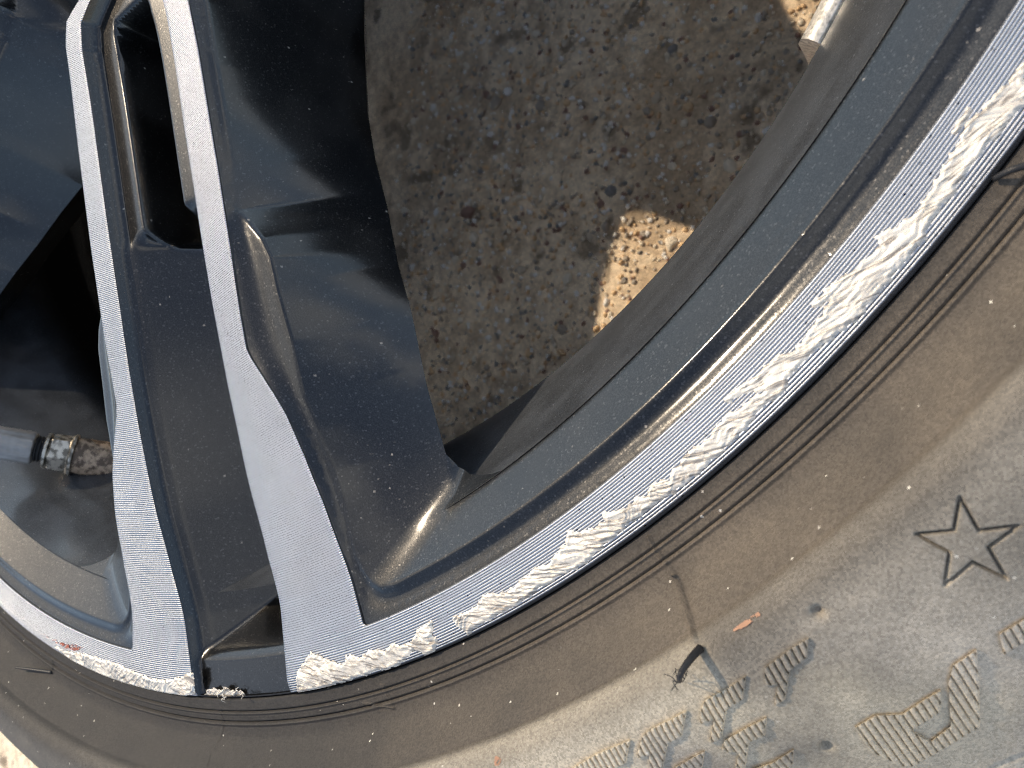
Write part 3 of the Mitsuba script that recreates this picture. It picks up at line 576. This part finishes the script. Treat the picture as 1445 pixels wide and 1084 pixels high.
def curls():
    """Thin torn curls hanging at the painted foot of the pocket."""
    out = []; r2 = np.random.default_rng(9)
    for i in range(14):
        a = math.radians(r2.uniform(-78.9, -75.2)); r = 0.2588 + r2.normal(0, 0.0005) - 0.0012 * (r2.uniform() < 0.25)
        b = np.array([r * math.cos(a), r * math.sin(a), -0.0016 + r2.uniform(0, 0.0008)]); l = r2.uniform(0.0005, 0.0017)
        th = r2.uniform(0, 6.28); e = b + l * np.array([math.cos(th), math.sin(th) * 0.7, r2.uniform(0, 0.3)])
        m = (b + e) / 2 + r2.normal(0, 0.0004, 3) + [0, 0, 0.0004]
        out.append(tube(curve([b, m, e], 8), np.linspace(0.00013, 0.00004, 8), 5))
    put(W + '__rim__metal_curls', join(out), 'torn_metal', smooth=True, label='fine torn metal curls at the painted foot of the pocket')
curls()

# ---------------------------------------------------------------- valve stem in the left window
VB, VT = np.array([-.0647, -.2058, -.038]), np.array([-.0885, -.1975, -.001])
def along(ts, rs, sides=24): return tube([VB + (VT - VB) * t for t in ts], rs, sides)
VS = W + '__valve_stem'
put(VS + '__sleeve', along([-.12, .0, .02, .30, .33, .345], [.0070, .0072, .0069, .0066, .0062, .0050], 32), 'corroded', smooth=40)
put(VS + '__nut', along([.335, .345, .355, .48, .50], [.0064, .0074, .0068, .0066, .0058], 6), 'nut_metal')
put(VS + '__nut__washer', along([.31, .315, .335, .342], [.0068, .0076, .0076, .0068], 32), 'nut_metal', smooth=40)
put(VS + '__nut__washer', along([.50, .505, .525, .53], [.0056, .0064, .0064, .0056], 32), 'nut_metal', smooth=40)
thr = np.linspace(.50, .64, 40)
put(VS + '__thread', along(thr, .0044 + .0005 * np.sin(thr * 260), 24), 'dark_hole', smooth=True)
def cap():
    n = 48; ts = np.array([.60, .605, .62, .95, .985, 1.0]); rs = np.array([.0046, .0056, .0060, .0058, .0052, .0042])
    v, f = along(ts, rs, n)
    w = np.arange(n); rib = 1 - 0.055 * (np.cos(w * 2 * np.pi * 12 / n) > 0.2)
    ax = np.array([VB + (VT - VB) * t for t in ts])
    for i in (2, 3): v[i * n:(i + 1) * n] = ax[i] + (v[i * n:(i + 1) * n] - ax[i]) * rib[:, None]
    put(VS + '__cap', (v, f), 'cap_grey', smooth=30, label='ribbed grey valve cap')
cap()
labels[VS] = {'label': 'corroded valve stem in the dark left window of the wheel'}

# ---------------------------------------------------------------- stick-on balance weights inside the barrel
def weight(a0, a1, seed):
    n = 40; a = np.radians(np.linspace(a0, a1, n))
    sec = np.array([(.2108, -.0480), (.2098, -.0468), (.2075, -.0470), (.2055, -.0482), (.2044, -.0506), (.2042, -.0640), (.2052, -.0662), (.2108, -.0662)])
    m = len(sec); v = np.stack([np.stack([sec[:, 0] * math.cos(x), sec[:, 0] * math.sin(x), sec[:, 1]], 1) for x in a])
    v += ((meshkit.noise(v * 900, seed=seed) - 0.5) * 0.0006)[..., None]
    i, j = np.meshgrid(np.arange(n - 1), np.arange(m), indexing='ij')
    q = np.stack([i * m + j, i * m + (j + 1) % m, (i + 1) * m + (j + 1) % m, (i + 1) * m + j], -1).reshape(-1, 4)
    f = np.vstack([q[:, [0, 1, 2]], q[:, [0, 2, 3]]])
    for e in (0, n - 1): f = np.vstack([f, [[e * m, e * m + k, e * m + k + 1] for k in range(1, m - 1)]])
    put(W + '__balance_weight', (v.reshape(-1, 3), f), 'lead', smooth=40)
weight(-30.2, -22.6, 1); weight(-22.3, -14.7, 2)
labels[W + '__balance_weight'] = {'label': 'silver stick-on balance weight inside the barrel at the top of the photo'}
